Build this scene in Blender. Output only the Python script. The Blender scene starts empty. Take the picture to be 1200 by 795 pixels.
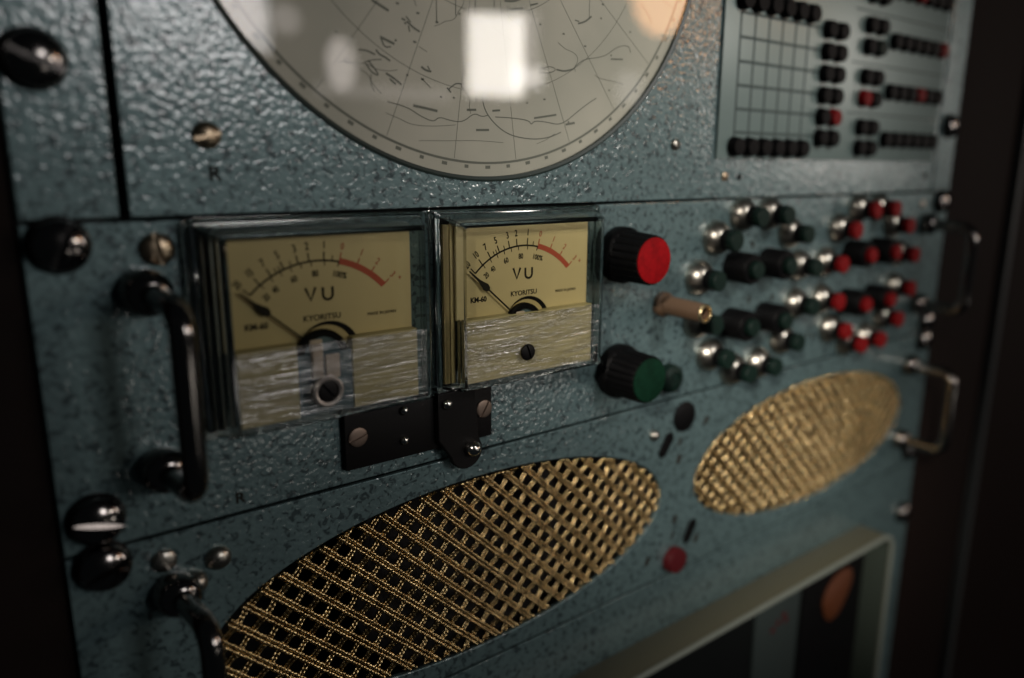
import bpy, bmesh, math, random
from mathutils import Vector, Matrix
random.seed(7)
S = bpy.context.scene
COL = S.collection
PI = math.pi
MM = 0.001

# ------------------------------------------------------------------ camera
cam = bpy.data.cameras.new('camera')
camo = bpy.data.objects.new('camera', cam); COL.objects.link(camo)
_r = Vector((0.69615762, -0.7164381, 0.04561814)); _u = Vector((0.15273011, 0.20989756, 0.96572073)); _w = Vector((0.70145426, 0.66532659, -0.25554346))
camo.matrix_world = Matrix(((_r.x, _u.x, -_w.x, -0.28754), (_r.y, _u.y, -_w.y, -0.25694), (_r.z, _u.z, -_w.z, 0.02862), (0, 0, 0, 1)))
cam.sensor_width = 36.0; cam.lens = 36.0 * 1029.62 / 1200.0
cam.shift_x = -0.1414; cam.shift_y = 0.0229
cam.clip_start = 0.01; cam.clip_end = 50
cam.dof.use_dof = True; cam.dof.focus_distance = 0.302; cam.dof.aperture_fstop = 4.6
S.camera = camo
# ------------------------------------------------------------------ world and lamps
W = bpy.data.worlds.new('World'); S.world = W; W.use_nodes = True
W.node_tree.nodes['Background'].inputs[0].default_value = (0.75, 0.9, 1.0, 1)
W.node_tree.nodes['Background'].inputs[1].default_value = 0.010

def aim(o, loc, target):
    o.location = loc
    o.rotation_euler = (Vector(target) - Vector(loc)).to_track_quat('-Z', 'Y').to_euler()

def area(name, loc, target, sx, sy, radiance, color=(1, 1, 1), shape='RECTANGLE'):
    l = bpy.data.lights.new(name, 'AREA'); l.shape = shape; l.size = sx; l.size_y = sy
    a = sx * sy * (PI / 4 if shape in ('DISK', 'ELLIPSE') else 1)
    l.energy = radiance * a * PI; l.color = color
    o = bpy.data.objects.new(name, l); COL.objects.link(o); aim(o, loc, target); return o

# windows and lamps of the room behind the photographer, most seen mirrored in the dial glass, the glare lights added
area('window_light', (0.772, -1.212, 0.152), (-0.106, 0, 0.05), 0.105, 0.150, 27, (1, .93, .85))
area('window_light_side', (0.825, -1.183, 0.118), (-0.089, 0, 0.054), 0.060, 0.040, 14, (1, .93, .88))
area('window_light_upper', (0.822, -1.185, 0.190), (-0.089, 0, 0.054), 0.045, 0.090, 5, (1, .9, .85))
area('window_light_far', (0.519, -1.336, 0.119), (-0.157, 0, 0.043), 0.050, 0.090, 9, (1, .9, .84), 'ELLIPSE')
area('window_light_broad', (0.275, -1.40, 0.305), (-0.202, 0, 0.067), 0.27, 0.36, 10.5, (1, .97, .96))
area('lampshade_light', (1.042, -1.038, 0.285), (-0.024, 0, 0.076), 0.115, 0.15, 15, (1, .50, .22), 'ELLIPSE')
area('doorway_light', (1.336, -0.838, 0.13), (0.093, 0, 0.05), 0.17, 0.32, 9.0, (1, .9, .82))
area('window_light_pink', (0.367, -1.389, 0.19), (-0.185, 0, 0.052), 0.075, 0.085, 6.0, (1, .86, .80), 'ELLIPSE')
area('window_light_small', (0.434, -1.366, 0.187), (-0.173, 0, 0.052), 0.05, 0.05, 4.0, (1, .9, .85), 'ELLIPSE')
area('bench_light', (0.588, -1.309, 0.074), (-0.144, 0, 0.036), 0.24, 0.024, 2.2, (1, .9, .85))
area('window_light_pale', (1.002, -1.078, 0.107), (-0.039, 0, 0.044), 0.05, 0.06, 2.6, (1, .95, .92))
area('cover_glare_right', (0.744, -1.189, -0.42), (-0.110, -.013, -0.048), 0.13, 0.09, 7.0, (1, .95, .86))  # unseen light added for glare on the right meter's lower cover
area('cover_glare_left', (0.339, -1.355, -0.456), (-0.191, -.013, -0.046), 0.10, 0.07, 5.0, (1, .95, .86))  # added likewise, puts streaks of glare on the left meter's cover
_k = bpy.data.lights.new('ceiling_spot', 'SPOT'); _k.energy = 33; _k.color = (1, .95, .89)
_k.shadow_soft_size = 0.06; _k.spot_size = math.radians(20); _k.spot_blend = 1.0
_ko = bpy.data.objects.new('ceiling_spot', _k); COL.objects.link(_ko); aim(_ko, (0.06, -0.92, 0.56), (0.03, 0, -0.0))

_k = bpy.data.lights.new('side_spot', 'SPOT'); _k.energy = 260; _k.color = (1, .92, .82)  # unseen spot, narrowed and aimed to brighten the far grille
_k.shadow_soft_size = 0.07; _k.spot_size = math.radians(7.5); _k.spot_blend = 1.0
_ko = bpy.data.objects.new('side_spot', _k); COL.objects.link(_ko); aim(_ko, (-1.15, -0.85, 0.62), (0.098, 0, -0.145))

S.render.engine = 'CYCLES'
S.view_settings.view_transform = 'Standard'; S.view_settings.look = 'None'
S.view_settings.exposure = -0.35; S.view_settings.gamma = 1
S.cycles.max_bounces = 10; S.cycles.transparent_max_bounces = 12

# ------------------------------------------------------------------ materials
def mat(name, base=(.5, .5, .5), rough=.5, metal=0., coat=0., coat_r=.1, spec=.5, trans=0., ior=1.5, emit=None, es=0):
    m = bpy.data.materials.new(name); m.use_nodes = True
    b = m.node_tree.nodes['Principled BSDF']
    b.inputs['Base Color'].default_value = (*base, 1); b.inputs['Roughness'].default_value = rough
    b.inputs['Metallic'].default_value = metal; b.inputs['Coat Weight'].default_value = coat
    b.inputs['Coat Roughness'].default_value = coat_r; b.inputs['Specular IOR Level'].default_value = spec
    b.inputs['Transmission Weight'].default_value = trans; b.inputs['IOR'].default_value = ior
    if emit: b.inputs['Emission Color'].default_value = (*emit, 1); b.inputs['Emission Strength'].default_value = es
    return m

class N:
    """small helper for node graphs"""
    def __init__(s, m): s.m = m; s.t = m.node_tree; s.b = s.t.nodes['Principled BSDF']; s.tc = s.t.nodes.new('ShaderNodeTexCoord')
    def new(s, k, **kw):
        n = s.t.nodes.new(k)
        for a, v in kw.items(): setattr(n, a, v)
        return n
    def link(s, a, b): s.t.links.new(a, b)
    def mapping(s, scale, rot=(0, 0, 0)):
        n = s.new('ShaderNodeMapping'); n.inputs['Scale'].default_value = scale; n.inputs['Rotation'].default_value = rot
        s.link(s.tc.outputs['Object'], n.inputs['Vector']); return n.outputs[0]
    def noise(s, vec, scale, detail=2, rough=.5, dist=0.):
        n = s.new('ShaderNodeTexNoise'); n.inputs['Scale'].default_value = scale; n.inputs['Detail'].default_value = detail
        n.inputs['Roughness'].default_value = rough; n.inputs['Distortion'].default_value = dist
        s.link(vec, n.inputs['Vector']); return n.outputs[0]
    def ramp(s, fac, stops):
        n = s.new('ShaderNodeValToRGB'); e = n.color_ramp.elements
        while len(e) < len(stops): e.new(.5)
        for i, (p, c) in enumerate(stops):
            e[i].position = p; e[i].color = (*c, 1) if len(c) == 3 else c
        s.link(fac, n.inputs[0]); return n.outputs[0]
    def bump(s, h, strength, dist, normal=None):
        n = s.new('ShaderNodeBump'); n.inputs['Strength'].default_value = strength; n.inputs['Distance'].default_value = dist
        s.link(h, n.inputs['Height'])
        if normal: s.link(normal, n.inputs['Normal'])
        return n.outputs[0]

def hammer(name, base, dark):
    """hammertone enamel: flat metallic colour coat with dark pits under a glossy, softly dimpled clear coat"""
    m = mat(name, base, .46, .55, 1.0, .13, .4); n = N(m); n.b.inputs['Coat IOR'].default_value = 1.62
    v = n.mapping((1, 1, 1))
    a = n.noise(v, 560, 1.2, .45, .35)
    vo = n.new('ShaderNodeTexVoronoi', feature='SMOOTH_F1'); vo.inputs['Scale'].default_value = 620; n.link(v, vo.inputs['Vector'])
    mm = n.new('ShaderNodeMath', operation='MULTIPLY_ADD'); mm.inputs[1].default_value = .45
    n.link(vo.outputs['Distance'], mm.inputs[0]); n.link(a, mm.inputs[2])
    n.link(n.bump(mm.outputs[0], 1.0, .00017), n.b.inputs['Coat Normal'])
    n.link(n.bump(mm.outputs[0], .35, .00022), n.b.inputs['Normal'])
    a2 = n.noise(v, 430, 2, .5, .9); big = n.noise(v, 11, 4, .6)
    c = n.ramp(a2, [(.37, dark), (.45, base), (.68, tuple(x * 1.18 for x in base))])
    wear = n.ramp(big, [(.32, (.80, .80, .80)), (.66, (1.06, 1.06, 1.06))])
    ml = n.new('ShaderNodeMixRGB', blend_type='MULTIPLY'); ml.inputs[0].default_value = 1
    n.link(c, ml.inputs[1]); n.link(wear, ml.inputs[2]); n.link(ml.outputs[0], n.b.inputs['Base Color'])
    return m

M = {}
M['paint'] = hammer('hammertone_paint', (.112, .174, .180), (.040, .064, .070))
M['plate'] = mat('engraved_plate', (.15, .205, .195), .36, .2, .5, .25)
_n = N(M['plate']); _v = _n.mapping((1, 1, 1)); _a = _n.noise(_v, 300, 3)
_n.link(_n.bump(_a, .4, .0001), _n.b.inputs['Normal'])
M['dark'] = mat('dark_void', (.006, .005, .005), .8)
M['cabinet'] = mat('cabinet_black', (.0065, .0032, .0024), .7, spec=.1); _n = N(M['cabinet']); _a = _n.noise(_n.mapping((1, 1, 1)), 240, 3); _n.link(_n.bump(_a, .4, .0003), _n.b.inputs['Normal'])
M['trim'] = mat('cabinet_trim', (.03, .033, .033), .5, .0, spec=.2)
M['black'] = mat('black_plastic', (.0025, .0025, .0028), .5, spec=.1); _n = N(M['black']); _a = _n.noise(_n.mapping((1, 1, 1)), 900, 2); _n.link(_n.bump(_a, .25, .00005), _n.b.inputs['Normal'])
M['blackmetal'] = mat('black_steel', (.004, .0035, .0035), .5, spec=.15)
M['darkchrome'] = mat('dark_chrome', (.20, .185, .175), .13, 1.0)
M['chrome'] = mat('chrome', (.62, .60, .56), .14, 1.0)
M['nickel'] = mat('worn_nickel', (.36, .34, .30), .28, 1.0)
M['bronze'] = mat('bronze_screw', (.42, .33, .23), .30, 1.0)
for _k2 in ('nickel', 'bronze', 'darkchrome', 'chrome'):
    _n = N(M[_k2]); _a = _n.noise(_n.mapping((1, 1, 1)), 700, 3)
    _rr = _n.new('ShaderNodeMapRange'); _r0 = _n.b.inputs['Roughness'].default_value
    _rr.inputs['To Min'].default_value = _r0 * .7; _rr.inputs['To Max'].default_value = _r0 * 1.5
    _n.link(_a, _rr.inputs['Value']); _n.link(_rr.outputs[0], _n.b.inputs['Roughness'])
M['ringmetal'] = mat('satin_ring', (.85, .78, .72), .42, .9)
M['brown'] = mat('brown_bakelite', (.10, .060, .035), .45)
M['dullscrew'] = mat('dull_screw', (.20, .15, .12), .5, .8)
M['brass'] = mat('brass', (.75, .58, .32), .3, 1.0)
M['red'] = mat('red_plastic', (.15, .003, .004), .5, spec=.12)
M['redcap'] = mat('red_knob_cap', (.23, .003, .005), .7, spec=.08)
M['green'] = mat('green_plastic', (.003, .011, .008), .5, spec=.15)
M['greencap'] = mat('green_knob_cap', (.003, .020, .010), .7, spec=.06)
for _k3 in ('redcap', 'greencap', 'red', 'green', 'black'):
    if _k3 in M:
        _n = N(M[_k3]); _c0 = tuple(_n.b.inputs['Base Color'].default_value)[:3]; _a = _n.noise(_n.mapping((1, 1, 1)), 260, 5, .7)
        _n.link(_n.ramp(_a, [(.30, tuple(x * .62 for x in _c0)), (.62, tuple(x * 1.1 for x in _c0))]), _n.b.inputs['Base Color'])
M['gold'] = mat('gold_wire', (.62, .43, .19), .26, 1.0)
_n = N(M['gold']); _a = _n.noise(_n.mapping((1, 1, 1)), 500, 2)
_n.link(_n.ramp(_a, [(.3, (.27, .18, .075)), (.7, (.76, .58, .30))]), _n.b.inputs['Base Color'])
M['ink'] = mat('black_ink', (.014, .012, .009), .8, spec=.2)
M['inkgreen'] = mat('engraving_fill', (.03, .05, .048), .6)
M['redink'] = mat('red_ink', (.40, .06, .025), .6)
M['mapink'] = mat('map_ink', (.17, .18, .145), .8)
M['scale'] = mat('yellow_scale', (.47, .35, .115), .55)
_n = N(M['scale']); _a = _n.noise(_n.mapping((1, 1, 1)), 30, 3); _n.link(_n.ramp(_a, [(.3, (.50, .41, .215)), (.7, (.58, .475, .26))]), _n.b.inputs['Base Color'])
M['dialpaper'] = mat('dial_paper', (.55, .55, .44), .6)
_n = N(M['dialpaper']); _a = _n.noise(_n.mapping((1, 1, 1)), 22, 4); _n.link(_n.ramp(_a, [(.3, (.42, .42, .34)), (.7, (.56, .54, .44))]), _n.b.inputs['Base Color'])
M['beige'] = mat('beige_backing', (.52, .47, .31), .45, .0)
_n = N(M['beige']); _a = _n.noise(_n.mapping((12, 1, 300)), 3, 3); _n.link(_n.ramp(_a, [(.3, (.30, .26, .13)), (.7, (.44, .39, .22))]), _n.b.inputs['Base Color'])
M['bluegrey'] = mat('movement_housing', (.05, .095, .12), .4, .1)
M['pink'] = mat('coil_bobbin', (.42, .34, .28), .45)
M['bezel'] = mat('hood_paint', (.080, .078, .053), .5, spec=.3)
M['rim'] = mat('hood_rim', (.16, .18, .155), .42)
M['glow'] = mat('orange_reflection', (.05, .015, .006), .6, spec=.15, emit=(1, .30, .09), es=.012)  # dim emission paints an orange lamp's reflection
M['screen'] = mat('dark_screen', (.006, .007, .007), .35, spec=.2)
M['screengrey'] = mat('grey_insert', (.025, .034, .033), .5, spec=.2)
M['dimred'] = mat('dim_red_marking', (.06, .005, .007), .5, spec=.2)
M['darkring'] = mat('dial_gasket', (.02, .035, .03), .4)
M['wall'] = mat('hood_inner_wall', (.035, .045, .036), .6, spec=.2)

def thin_glass(name, tint=(1, 1, 1), rough=0.0, scratch=False, k=1.0):
    m = bpy.data.materials.new(name); m.use_nodes = True; t = m.node_tree; t.nodes.clear()
    out = t.nodes.new('ShaderNodeOutputMaterial'); mix = t.nodes.new('ShaderNodeMixShader')
    tr = t.nodes.new('ShaderNodeBsdfTransparent'); tr.inputs[0].default_value = (*tint, 1)
    gl = t.nodes.new('ShaderNodeBsdfGlossy'); gl.inputs['Roughness'].default_value = rough
    fr = t.nodes.new('ShaderNodeFresnel'); fr.inputs['IOR'].default_value = 1.5
    ml = t.nodes.new('ShaderNodeMath'); ml.operation = 'MULTIPLY'; ml.inputs[1].default_value = k
    geo = t.nodes.new('ShaderNodeNewGeometry'); fb = t.nodes.new('ShaderNodeMath'); fb.operation = 'SUBTRACT'; fb.inputs[0].default_value = 1
    t.links.new(geo.outputs['Backfacing'], fb.inputs[1]); fm = t.nodes.new('ShaderNodeMath'); fm.operation = 'MULTIPLY'
    t.links.new(fr.outputs[0], fm.inputs[0]); t.links.new(fb.outputs[0], fm.inputs[1]); t.links.new(fm.outputs[0], ml.inputs[0]); t.links.new(ml.outputs[0], mix.inputs[0])
    t.links.new(tr.outputs[0], mix.inputs[1]); t.links.new(gl.outputs[0], mix.inputs[2]); t.links.new(mix.outputs[0], out.inputs[0])
    if scratch:
        tc = t.nodes.new('ShaderNodeTexCoord'); mp = t.nodes.new('ShaderNodeMapping'); mp.inputs['Scale'].default_value = (30, 1, 1500)
        t.links.new(tc.outputs['Object'], mp.inputs[0])
        no = t.nodes.new('ShaderNodeTexNoise'); no.inputs['Scale'].default_value = 1.0; no.inputs['Detail'].default_value = 4; t.links.new(mp.outputs[0], no.inputs['Vector'])
        mp2 = t.nodes.new('ShaderNodeMapping'); mp2.inputs['Scale'].default_value = (42, 1, 620); t.links.new(tc.outputs['Object'], mp2.inputs[0])
        n2 = t.nodes.new('ShaderNodeTexNoise'); n2.inputs['Scale'].default_value = 1.0; n2.inputs['Detail'].default_value = 3; t.links.new(mp2.outputs[0], n2.inputs['Vector'])
        bu = t.nodes.new('ShaderNodeBump'); bu.inputs['Strength'].default_value = 1.0; bu.inputs['Distance'].default_value = .00022
        t.links.new(no.outputs[0], bu.inputs['Height'])
        bu2 = t.nodes.new('ShaderNodeBump'); bu2.inputs['Strength'].default_value = 1.0; bu2.inputs['Distance'].default_value = .00022
        t.links.new(n2.outputs[0], bu2.inputs['Height']); t.links.new(bu.outputs[0], bu2.inputs['Normal'])
        t.links.new(bu2.outputs[0], gl.inputs['Normal'])
        mp3 = t.nodes.new('ShaderNodeMapping'); mp3.inputs['Scale'].default_value = (38, 1, 330); t.links.new(tc.outputs['Object'], mp3.inputs[0])
        n3 = t.nodes.new('ShaderNodeTexNoise'); n3.inputs['Scale'].default_value = 1.0; n3.inputs['Detail'].default_value = 5; n3.inputs['Roughness'].default_value = .65; t.links.new(mp3.outputs[0], n3.inputs['Vector'])
        mr = t.nodes.new('ShaderNodeMapRange'); mr.inputs['From Min'].default_value = .40; mr.inputs['From Max'].default_value = .64
        mr.inputs['To Min'].default_value = .08; mr.inputs['To Max'].default_value = 1.25; t.links.new(n3.outputs[0], mr.inputs['Value'])
        mk = t.nodes.new('ShaderNodeMath'); mk.operation = 'MULTIPLY'; t.links.new(ml.outputs[0], mk.inputs[0]); t.links.new(mr.outputs[0], mk.inputs[1]); t.links.new(mk.outputs[0], mix.inputs[0])
    return m
M['dialglass'] = thin_glass('dial_glass', rough=.022)
M['pane'] = thin_glass('meter_pane', (.93, .93, .88), k=.6)
M['scratched'] = thin_glass('scratched_acrylic', (.92, .92, .90), .15, True, 6.5)
M['acrylic'] = mat('clear_acrylic', (.86, .89, .86), .06, trans=1.0, ior=1.4)
M['strip_grey'] = mat('hood_strip_grey', (.16, .17, .15), .4)
M['strip_yellow'] = mat('hood_strip_yellow', (.42, .33, .15), .5)

# ------------------------------------------------------------------ mesh helpers (all lengths in millimetres, d = distance out of the panel)
def finish(o, smooth=True, angle=35):
    me = o.data
    if smooth:
        for p in me.polygons: p.use_smooth = True
        try: me.set_sharp_from_angle(angle=math.radians(angle))
        except Exception: pass

def obj(name, bm, m, parent=None, loc=(0, 0, 0), smooth=True, angle=35):
    bmesh.ops.recalc_face_normals(bm, faces=bm.faces)
    bmesh.ops.scale(bm, vec=(MM, MM, MM), verts=bm.verts)
    me = bpy.data.meshes.new(name); bm.to_mesh(me); bm.free()
    o = bpy.data.objects.new(name, me); COL.objects.link(o)
    o.data.materials.append(M[m] if isinstance(m, str) else m)
    o.location = Vector(loc) * MM
    if parent: o.parent = parent
    finish(o, smooth, angle); return o

def thing(name, label, cat, loc=(0, 0, 0), group=None):
    e = bpy.data.objects.new(name, None); COL.objects.link(e); e.location = Vector(loc) * MM; e.empty_display_size = .01
    e['label'] = label; e['category'] = cat
    if group: e['group'] = group
    return e

def box(bm, x0, x1, z0, z1, d0, d1, bev=0):
    g = bmesh.ops.create_cube(bm, size=1); v = g['verts']
    bmesh.ops.scale(bm, vec=(x1 - x0, d1 - d0, z1 - z0), verts=v)
    bmesh.ops.translate(bm, vec=((x0 + x1) / 2, -(d0 + d1) / 2, (z0 + z1) / 2), verts=v)
    if bev:
        es = list({e for q in v for e in q.link_edges}); bmesh.ops.bevel(bm, geom=es, offset=bev, segments=2, affect='EDGES', profile=.6)
    return bm

def B(*a, **k): return box(bmesh.new(), *a, **k)

def lathe(bm, prof, x=0, z=0, seg=40, rmod=None):
    """prof: (radius, d) pairs, revolved about the axis out of the panel"""
    rings = []
    for r, d in prof:
        if r < 1e-6: rings.append([bm.verts.new((x, -d, z))]); continue
        ring = []
        for k in range(seg):
            a = 2 * PI * k / seg; rr = r * (rmod(a, r, d) if rmod else 1)
            ring.append(bm.verts.new((x + rr * math.cos(a), -d, z + rr * math.sin(a))))
        rings.append(ring)
    for A, C in zip(rings, rings[1:]):
        if len(A) == 1 and len(C) == 1: continue
        for k in range(seg):
            k2 = (k + 1) % seg
            if len(A) == 1: bm.faces.new((A[0], C[k], C[k2]))
            elif len(C) == 1: bm.faces.new((A[k], A[k2], C[0]))
            else: bm.faces.new((A[k], A[k2], C[k2], C[k]))
    return bm

def L(prof, **k): return lathe(bmesh.new(), prof, **k)

def dome(R, h, d0=0, n=8, rim=.6):
    p = [(0, d0), (R, d0), (R, d0 + rim)]
    for i in range(1, n + 1):
        a = PI / 2 * i / n; p.append((R * math.cos(a), d0 + rim + (h - rim) * math.sin(a)))
    p[-1] = (0, d0 + h); return p

def slot_head(R, h, w, sd, ang, rim=.8, n=10, m=18):
    """round screw head with a real sawn slot; ang = slot angle in the panel plane"""
    bm = bmesh.new(); ca, sa = math.cos(ang), math.sin(ang)
    def hh(r): return rim + (h - rim) * math.sqrt(max(0, 1 - (r / R) ** 2))
    def P(u, v, d): return bm.verts.new((u * ca - v * sa, -d, u * sa + v * ca))
    for sgn in (1, -1):
        rows = []
        for i in range(n + 1):
            v = w / 2 + (R - w / 2) * math.sin(PI / 2 * i / n); v = min(v, R * .9995)
            row = []
            for j in range(m + 1):
                s = math.sin(PI / 2 * (2 * j / m - 1)); uu = s * math.sqrt(max(0, R * R - v * v))
                row.append(P(uu, sgn * v, hh(math.hypot(uu, v)) + .0))
            rows.append(row)
        for A, C in zip(rows, rows[1:]):
            for j in range(m):
                try: bm.faces.new((A[j], A[j + 1], C[j + 1], C[j]))
                except ValueError: pass
        low = [P(q.co.x * ca + q.co.z * sa, sgn * w / 2, h - sd) for q in rows[0]]
        for j in range(m):
            bm.faces.new((rows[0][j], rows[0][j + 1], low[j + 1], low[j]))
    lathe(bm, [(0, h - sd), (R * .995, min(h - sd, rim)), (R * .995, 0)] if h - sd <= rim else [(0, h - sd), (R * math.sqrt(max(.05, 1 - ((h - sd - rim) / (h - rim)) ** 2)), h - sd), (R, rim), (R, 0)], seg=48)
    # the outer skirt
    lathe(bm, [(R * 1.0, 0), (R * 1.0, rim)], seg=48)
    return bm

def tube(bm, pts, rad, seg=12, cap=True):
    pts = [Vector(p) for p in pts]; rings = []
    up = Vector((0, 0, 1))
    t0 = (pts[1] - pts[0]).normalized(); nrm = t0.orthogonal().normalized()
    for i, p in enumerate(pts):
        t = ((pts[min(i + 1, len(pts) - 1)] - pts[max(i - 1, 0)])).normalized()
        nrm = (nrm - t * nrm.dot(t)).normalized(); bn = t.cross(nrm)
        rr = rad[i] if isinstance(rad, (list, tuple)) else rad
        rings.append([bm.verts.new(p + (nrm * math.cos(2 * PI * k / seg) + bn * math.sin(2 * PI * k / seg)) * rr) for k in range(seg)])
    for A, C in zip(rings, rings[1:]):
        for k in range(seg): bm.faces.new((A[k], A[(k + 1) % seg], C[(k + 1) % seg], C[k]))
    if cap: bm.faces.new(rings[0]); bm.faces.new(rings[-1][::-1])
    return bm

def ribbon(bm, pts, w, d, th=.12):
    """flat printed stroke on the panel plane through (x,z) points"""
    n = len(pts); 
    if n < 2: return bm
    Lf, Rt = [], []
    for i in range(n):
        a = Vector(pts[max(i - 1, 0)]); b = Vector(pts[min(i + 1, n - 1)]); t = (b - a); t = t.normalized() if t.length else Vector((1, 0))
        nn = Vector((-t.y, t.x)) * (w / 2); p = Vector(pts[i]); Lf.append(p + nn); Rt.append(p - nn)
    T = [[bm.verts.new((q.x, -d - th, q.y)) for q in s] for s in (Lf, Rt)]
    Bt = [[bm.verts.new((q.x, -d, q.y)) for q in s] for s in (Lf, Rt)]
    for i in range(n - 1):
        bm.faces.new((T[0][i], T[0][i + 1], T[1][i + 1], T[1][i]))
        for s in (0, 1): bm.faces.new((T[s][i], T[s][i + 1], Bt[s][i + 1], Bt[s][i]))
    for i in (0, n - 1): bm.faces.new((T[0][i], T[1][i], Bt[1][i], Bt[0][i]))
    return bm

def smoothline(pts, it=2):
    for _ in range(it):
        q = [pts[0]]
        for a, b in zip(pts, pts[1:]):
            q.append((a[0] * .75 + b[0] * .25, a[1] * .75 + b[1] * .25)); q.append((a[0] * .25 + b[0] * .75, a[1] * .25 + b[1] * .75))
        q.append(pts[-1]); pts = q
    return pts

def text_into(bm, s, x, z, size, d, ang=0, sx=1.0, th=.1, bold=0.0):
    cu = bpy.data.curves.new('t', 'FONT'); cu.body = s; cu.size = size; cu.align_x = 'CENTER'; cu.align_y = 'CENTER'; cu.extrude = th / 2; cu.offset = bold
    cu.resolution_u = 3
    o = bpy.data.objects.new('t', cu); COL.objects.link(o)
    dg = bpy.context.evaluated_depsgraph_get(); dg.update()
    me = bpy.data.meshes.new_from_object(o.evaluated_get(dg))
    ca, sa = math.cos(ang), math.sin(ang)
    for v in me.vertices:
        X, Y, Z = v.co; X *= sx; v.co = (x + X * ca - Y * sa, -(d + th / 2 + Z), z + X * sa + Y * ca)
    bm.from_mesh(me); bpy.data.objects.remove(o); bpy.data.curves.remove(cu); bpy.data.meshes.remove(me)
    return bm

def plate(outer, holes, d0, d1, bev=.35):
    """flat sheet with holes; outlines in (x,z); spans d0..d1"""
    cu = bpy.data.curves.new('p', 'CURVE'); cu.dimensions = '2D'; cu.fill_mode = 'BOTH'
    for loop in [outer] + holes:
        sp = cu.splines.new('POLY'); sp.points.add(len(loop) - 1); sp.use_cyclic_u = True
        for p, (x, z) in zip(sp.points, loop): p.co = (x, z, 0, 1)
    t = (d1 - d0); cu.extrude = t / 2 - bev; cu.bevel_depth = bev; cu.bevel_resolution = 1; cu.offset = -bev
    o = bpy.data.objects.new('p', cu); COL.objects.link(o)
    dg = bpy.context.evaluated_depsgraph_get(); dg.update()
    me = bpy.data.meshes.new_from_object(o.evaluated_get(dg)); bm = bmesh.new()
    for v in me.vertices:
        X, Y, Z = v.co; v.co = (X, -((d0 + d1) / 2 + Z), Y)
    bm.from_mesh(me); bpy.data.objects.remove(o); bpy.data.curves.remove(cu); bpy.data.meshes.remove(me)
    return bm

def rect(x0, x1, z0, z1): return [(x0, z0), (x1, z0), (x1, z1), (x0, z1)]
def ell(x, z, a, b, n=96): return [(x + a * math.cos(2 * PI * k / n), z + b * math.sin(2 * PI * k / n)) for k in range(n)]
def cp(o, loc, parent=None):
    c = o.copy(); COL.objects.link(c)
    if loc is not None: c.location = Vector(loc) * MM
    if parent: c.parent = parent
    for ch in [q for q in bpy.data.objects if q.parent == o]:
        e = ch.copy(); COL.objects.link(e); e.parent = c
    return c

T0 = -2.2   # back of the sheet metal (front face is d=0)
XL, XR = -241.3, 241.3

def rack_screw(parent, x, z, ang, nick='darkchrome'):
    w = obj('screw_washer', L([(0, 0.02), (7.3, .02), (7.3, .9), (6.9, 1.2), (0, 1.2)]), 'blackmetal', parent, (x, 0, z))
    obj('rack_screw', slot_head(6.6, 4.8, 1.9, 2.1, ang, rim=1.5), nick, parent, (x, -1.2, z))
def screw(parent, x, z, R, ang, m='bronze', h=None, d=0.02):
    return obj('screw', slot_head(R, h or R * .55, R * .28, R * .42, ang, rim=R * .18), m, parent, (x, -d, z))

# ================================================================== cabinet (setting)
cab = thing('rack_cabinet', 'black steel cabinet around the blue-grey panels, dark post at the right and left edges', 'cabinet')
obj('side_panel', B(-420, XL - .5, -900, 260, -60, -1.5, bev=1.0), 'cabinet', cab)
obj('side_panel', B(XR + .6, 336, -900, 260, -60, -1.5, bev=1.0), 'cabinet', cab)
obj('edge_trim', B(336.5, 345, -900, 260, -60, 4, bev=1.5), 'trim', cab)
obj('outer_panel', B(345.5, 2600, -900, 260, -60, -6, bev=1.0), 'cabinet', cab)
obj('backing', B(XL - .3, XR + .3, -900, 260, -62, -58), 'dark', cab)
obj('mounting_rail', B(XL, -222, -900, 260, -10, -3.2), 'dark', cab)
obj('mounting_rail', B(222, XR, -900, 260, -10, -3.2), 'dark', cab)

# ================================================================== upper unit with the great dial
up = thing('dial_unit', 'tall blue-grey panel with the big round map dial and a board of black buttons', 'equipment panel', (0, 0, 0))
DX, DZ, DR = -105.2, 113.1, 104.2
obj('faceplate', plate(rect(-217.2, 217.0, .5, 240), [ell(DX, DZ, DR, DR, 160)], T0, 0), 'paint', up)
obj('backplate', B(-217, 217, 1, 239, -7, -5), 'dark', up)
dial = obj('map_dial', L([(0, -4.5), (DR + .6, -4.5), (DR + .6, -1.6), (0, -1.6)], seg=128), 'dialpaper', up, (DX, 0, DZ))
obj('gasket', L([(DR - 1.5, -1.55), (DR + .1, -1.55), (DR + .1, .25), (DR - .5, .45), (DR - 1.5, .1), (DR - 1.5, -1.55)], seg=128), 'darkring', dial)
obj('glass', L([(0, -1.2), (DR - 1.55, -1.2), (DR - 1.55, -.25), (0, -.25)], seg=128), 'dialglass', dial)
# printed map: local coordinates of the dial centre
bm = bmesh.new(); dm = -1.58
def ml(pts, w=.45, sm=2):
    w *= .62; ribbon(bm, smoothline([(x - DX, z - DZ) for x, z in pts], sm), w, dm, .05)
ring = [(98.2 * math.cos(2 * PI * k / 180), 98.2 * math.sin(2 * PI * k / 180)) for k in range(181)]
ribbon(bm, ring, .8, dm, .05)
for k in range(72):
    a = 2 * PI * k / 72 + .0065; x, z = 99.6 * math.cos(a), 99.6 * math.sin(a)
    wd = 1.5 if k % 2 else 2.0
    ribbon(bm, [(x + math.sin(a) * wd / 2, z - math.cos(a) * wd / 2), (x - math.sin(a) * wd / 2, z + math.cos(a) * wd / 2)], 1.1, dm, .05)
for rr in (25, 50, 75): ribbon(bm, [(rr * math.cos(2 * PI * k / 120), rr * math.sin(2 * PI * k / 120)) for k in range(121)], .18, dm, .05)
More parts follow.
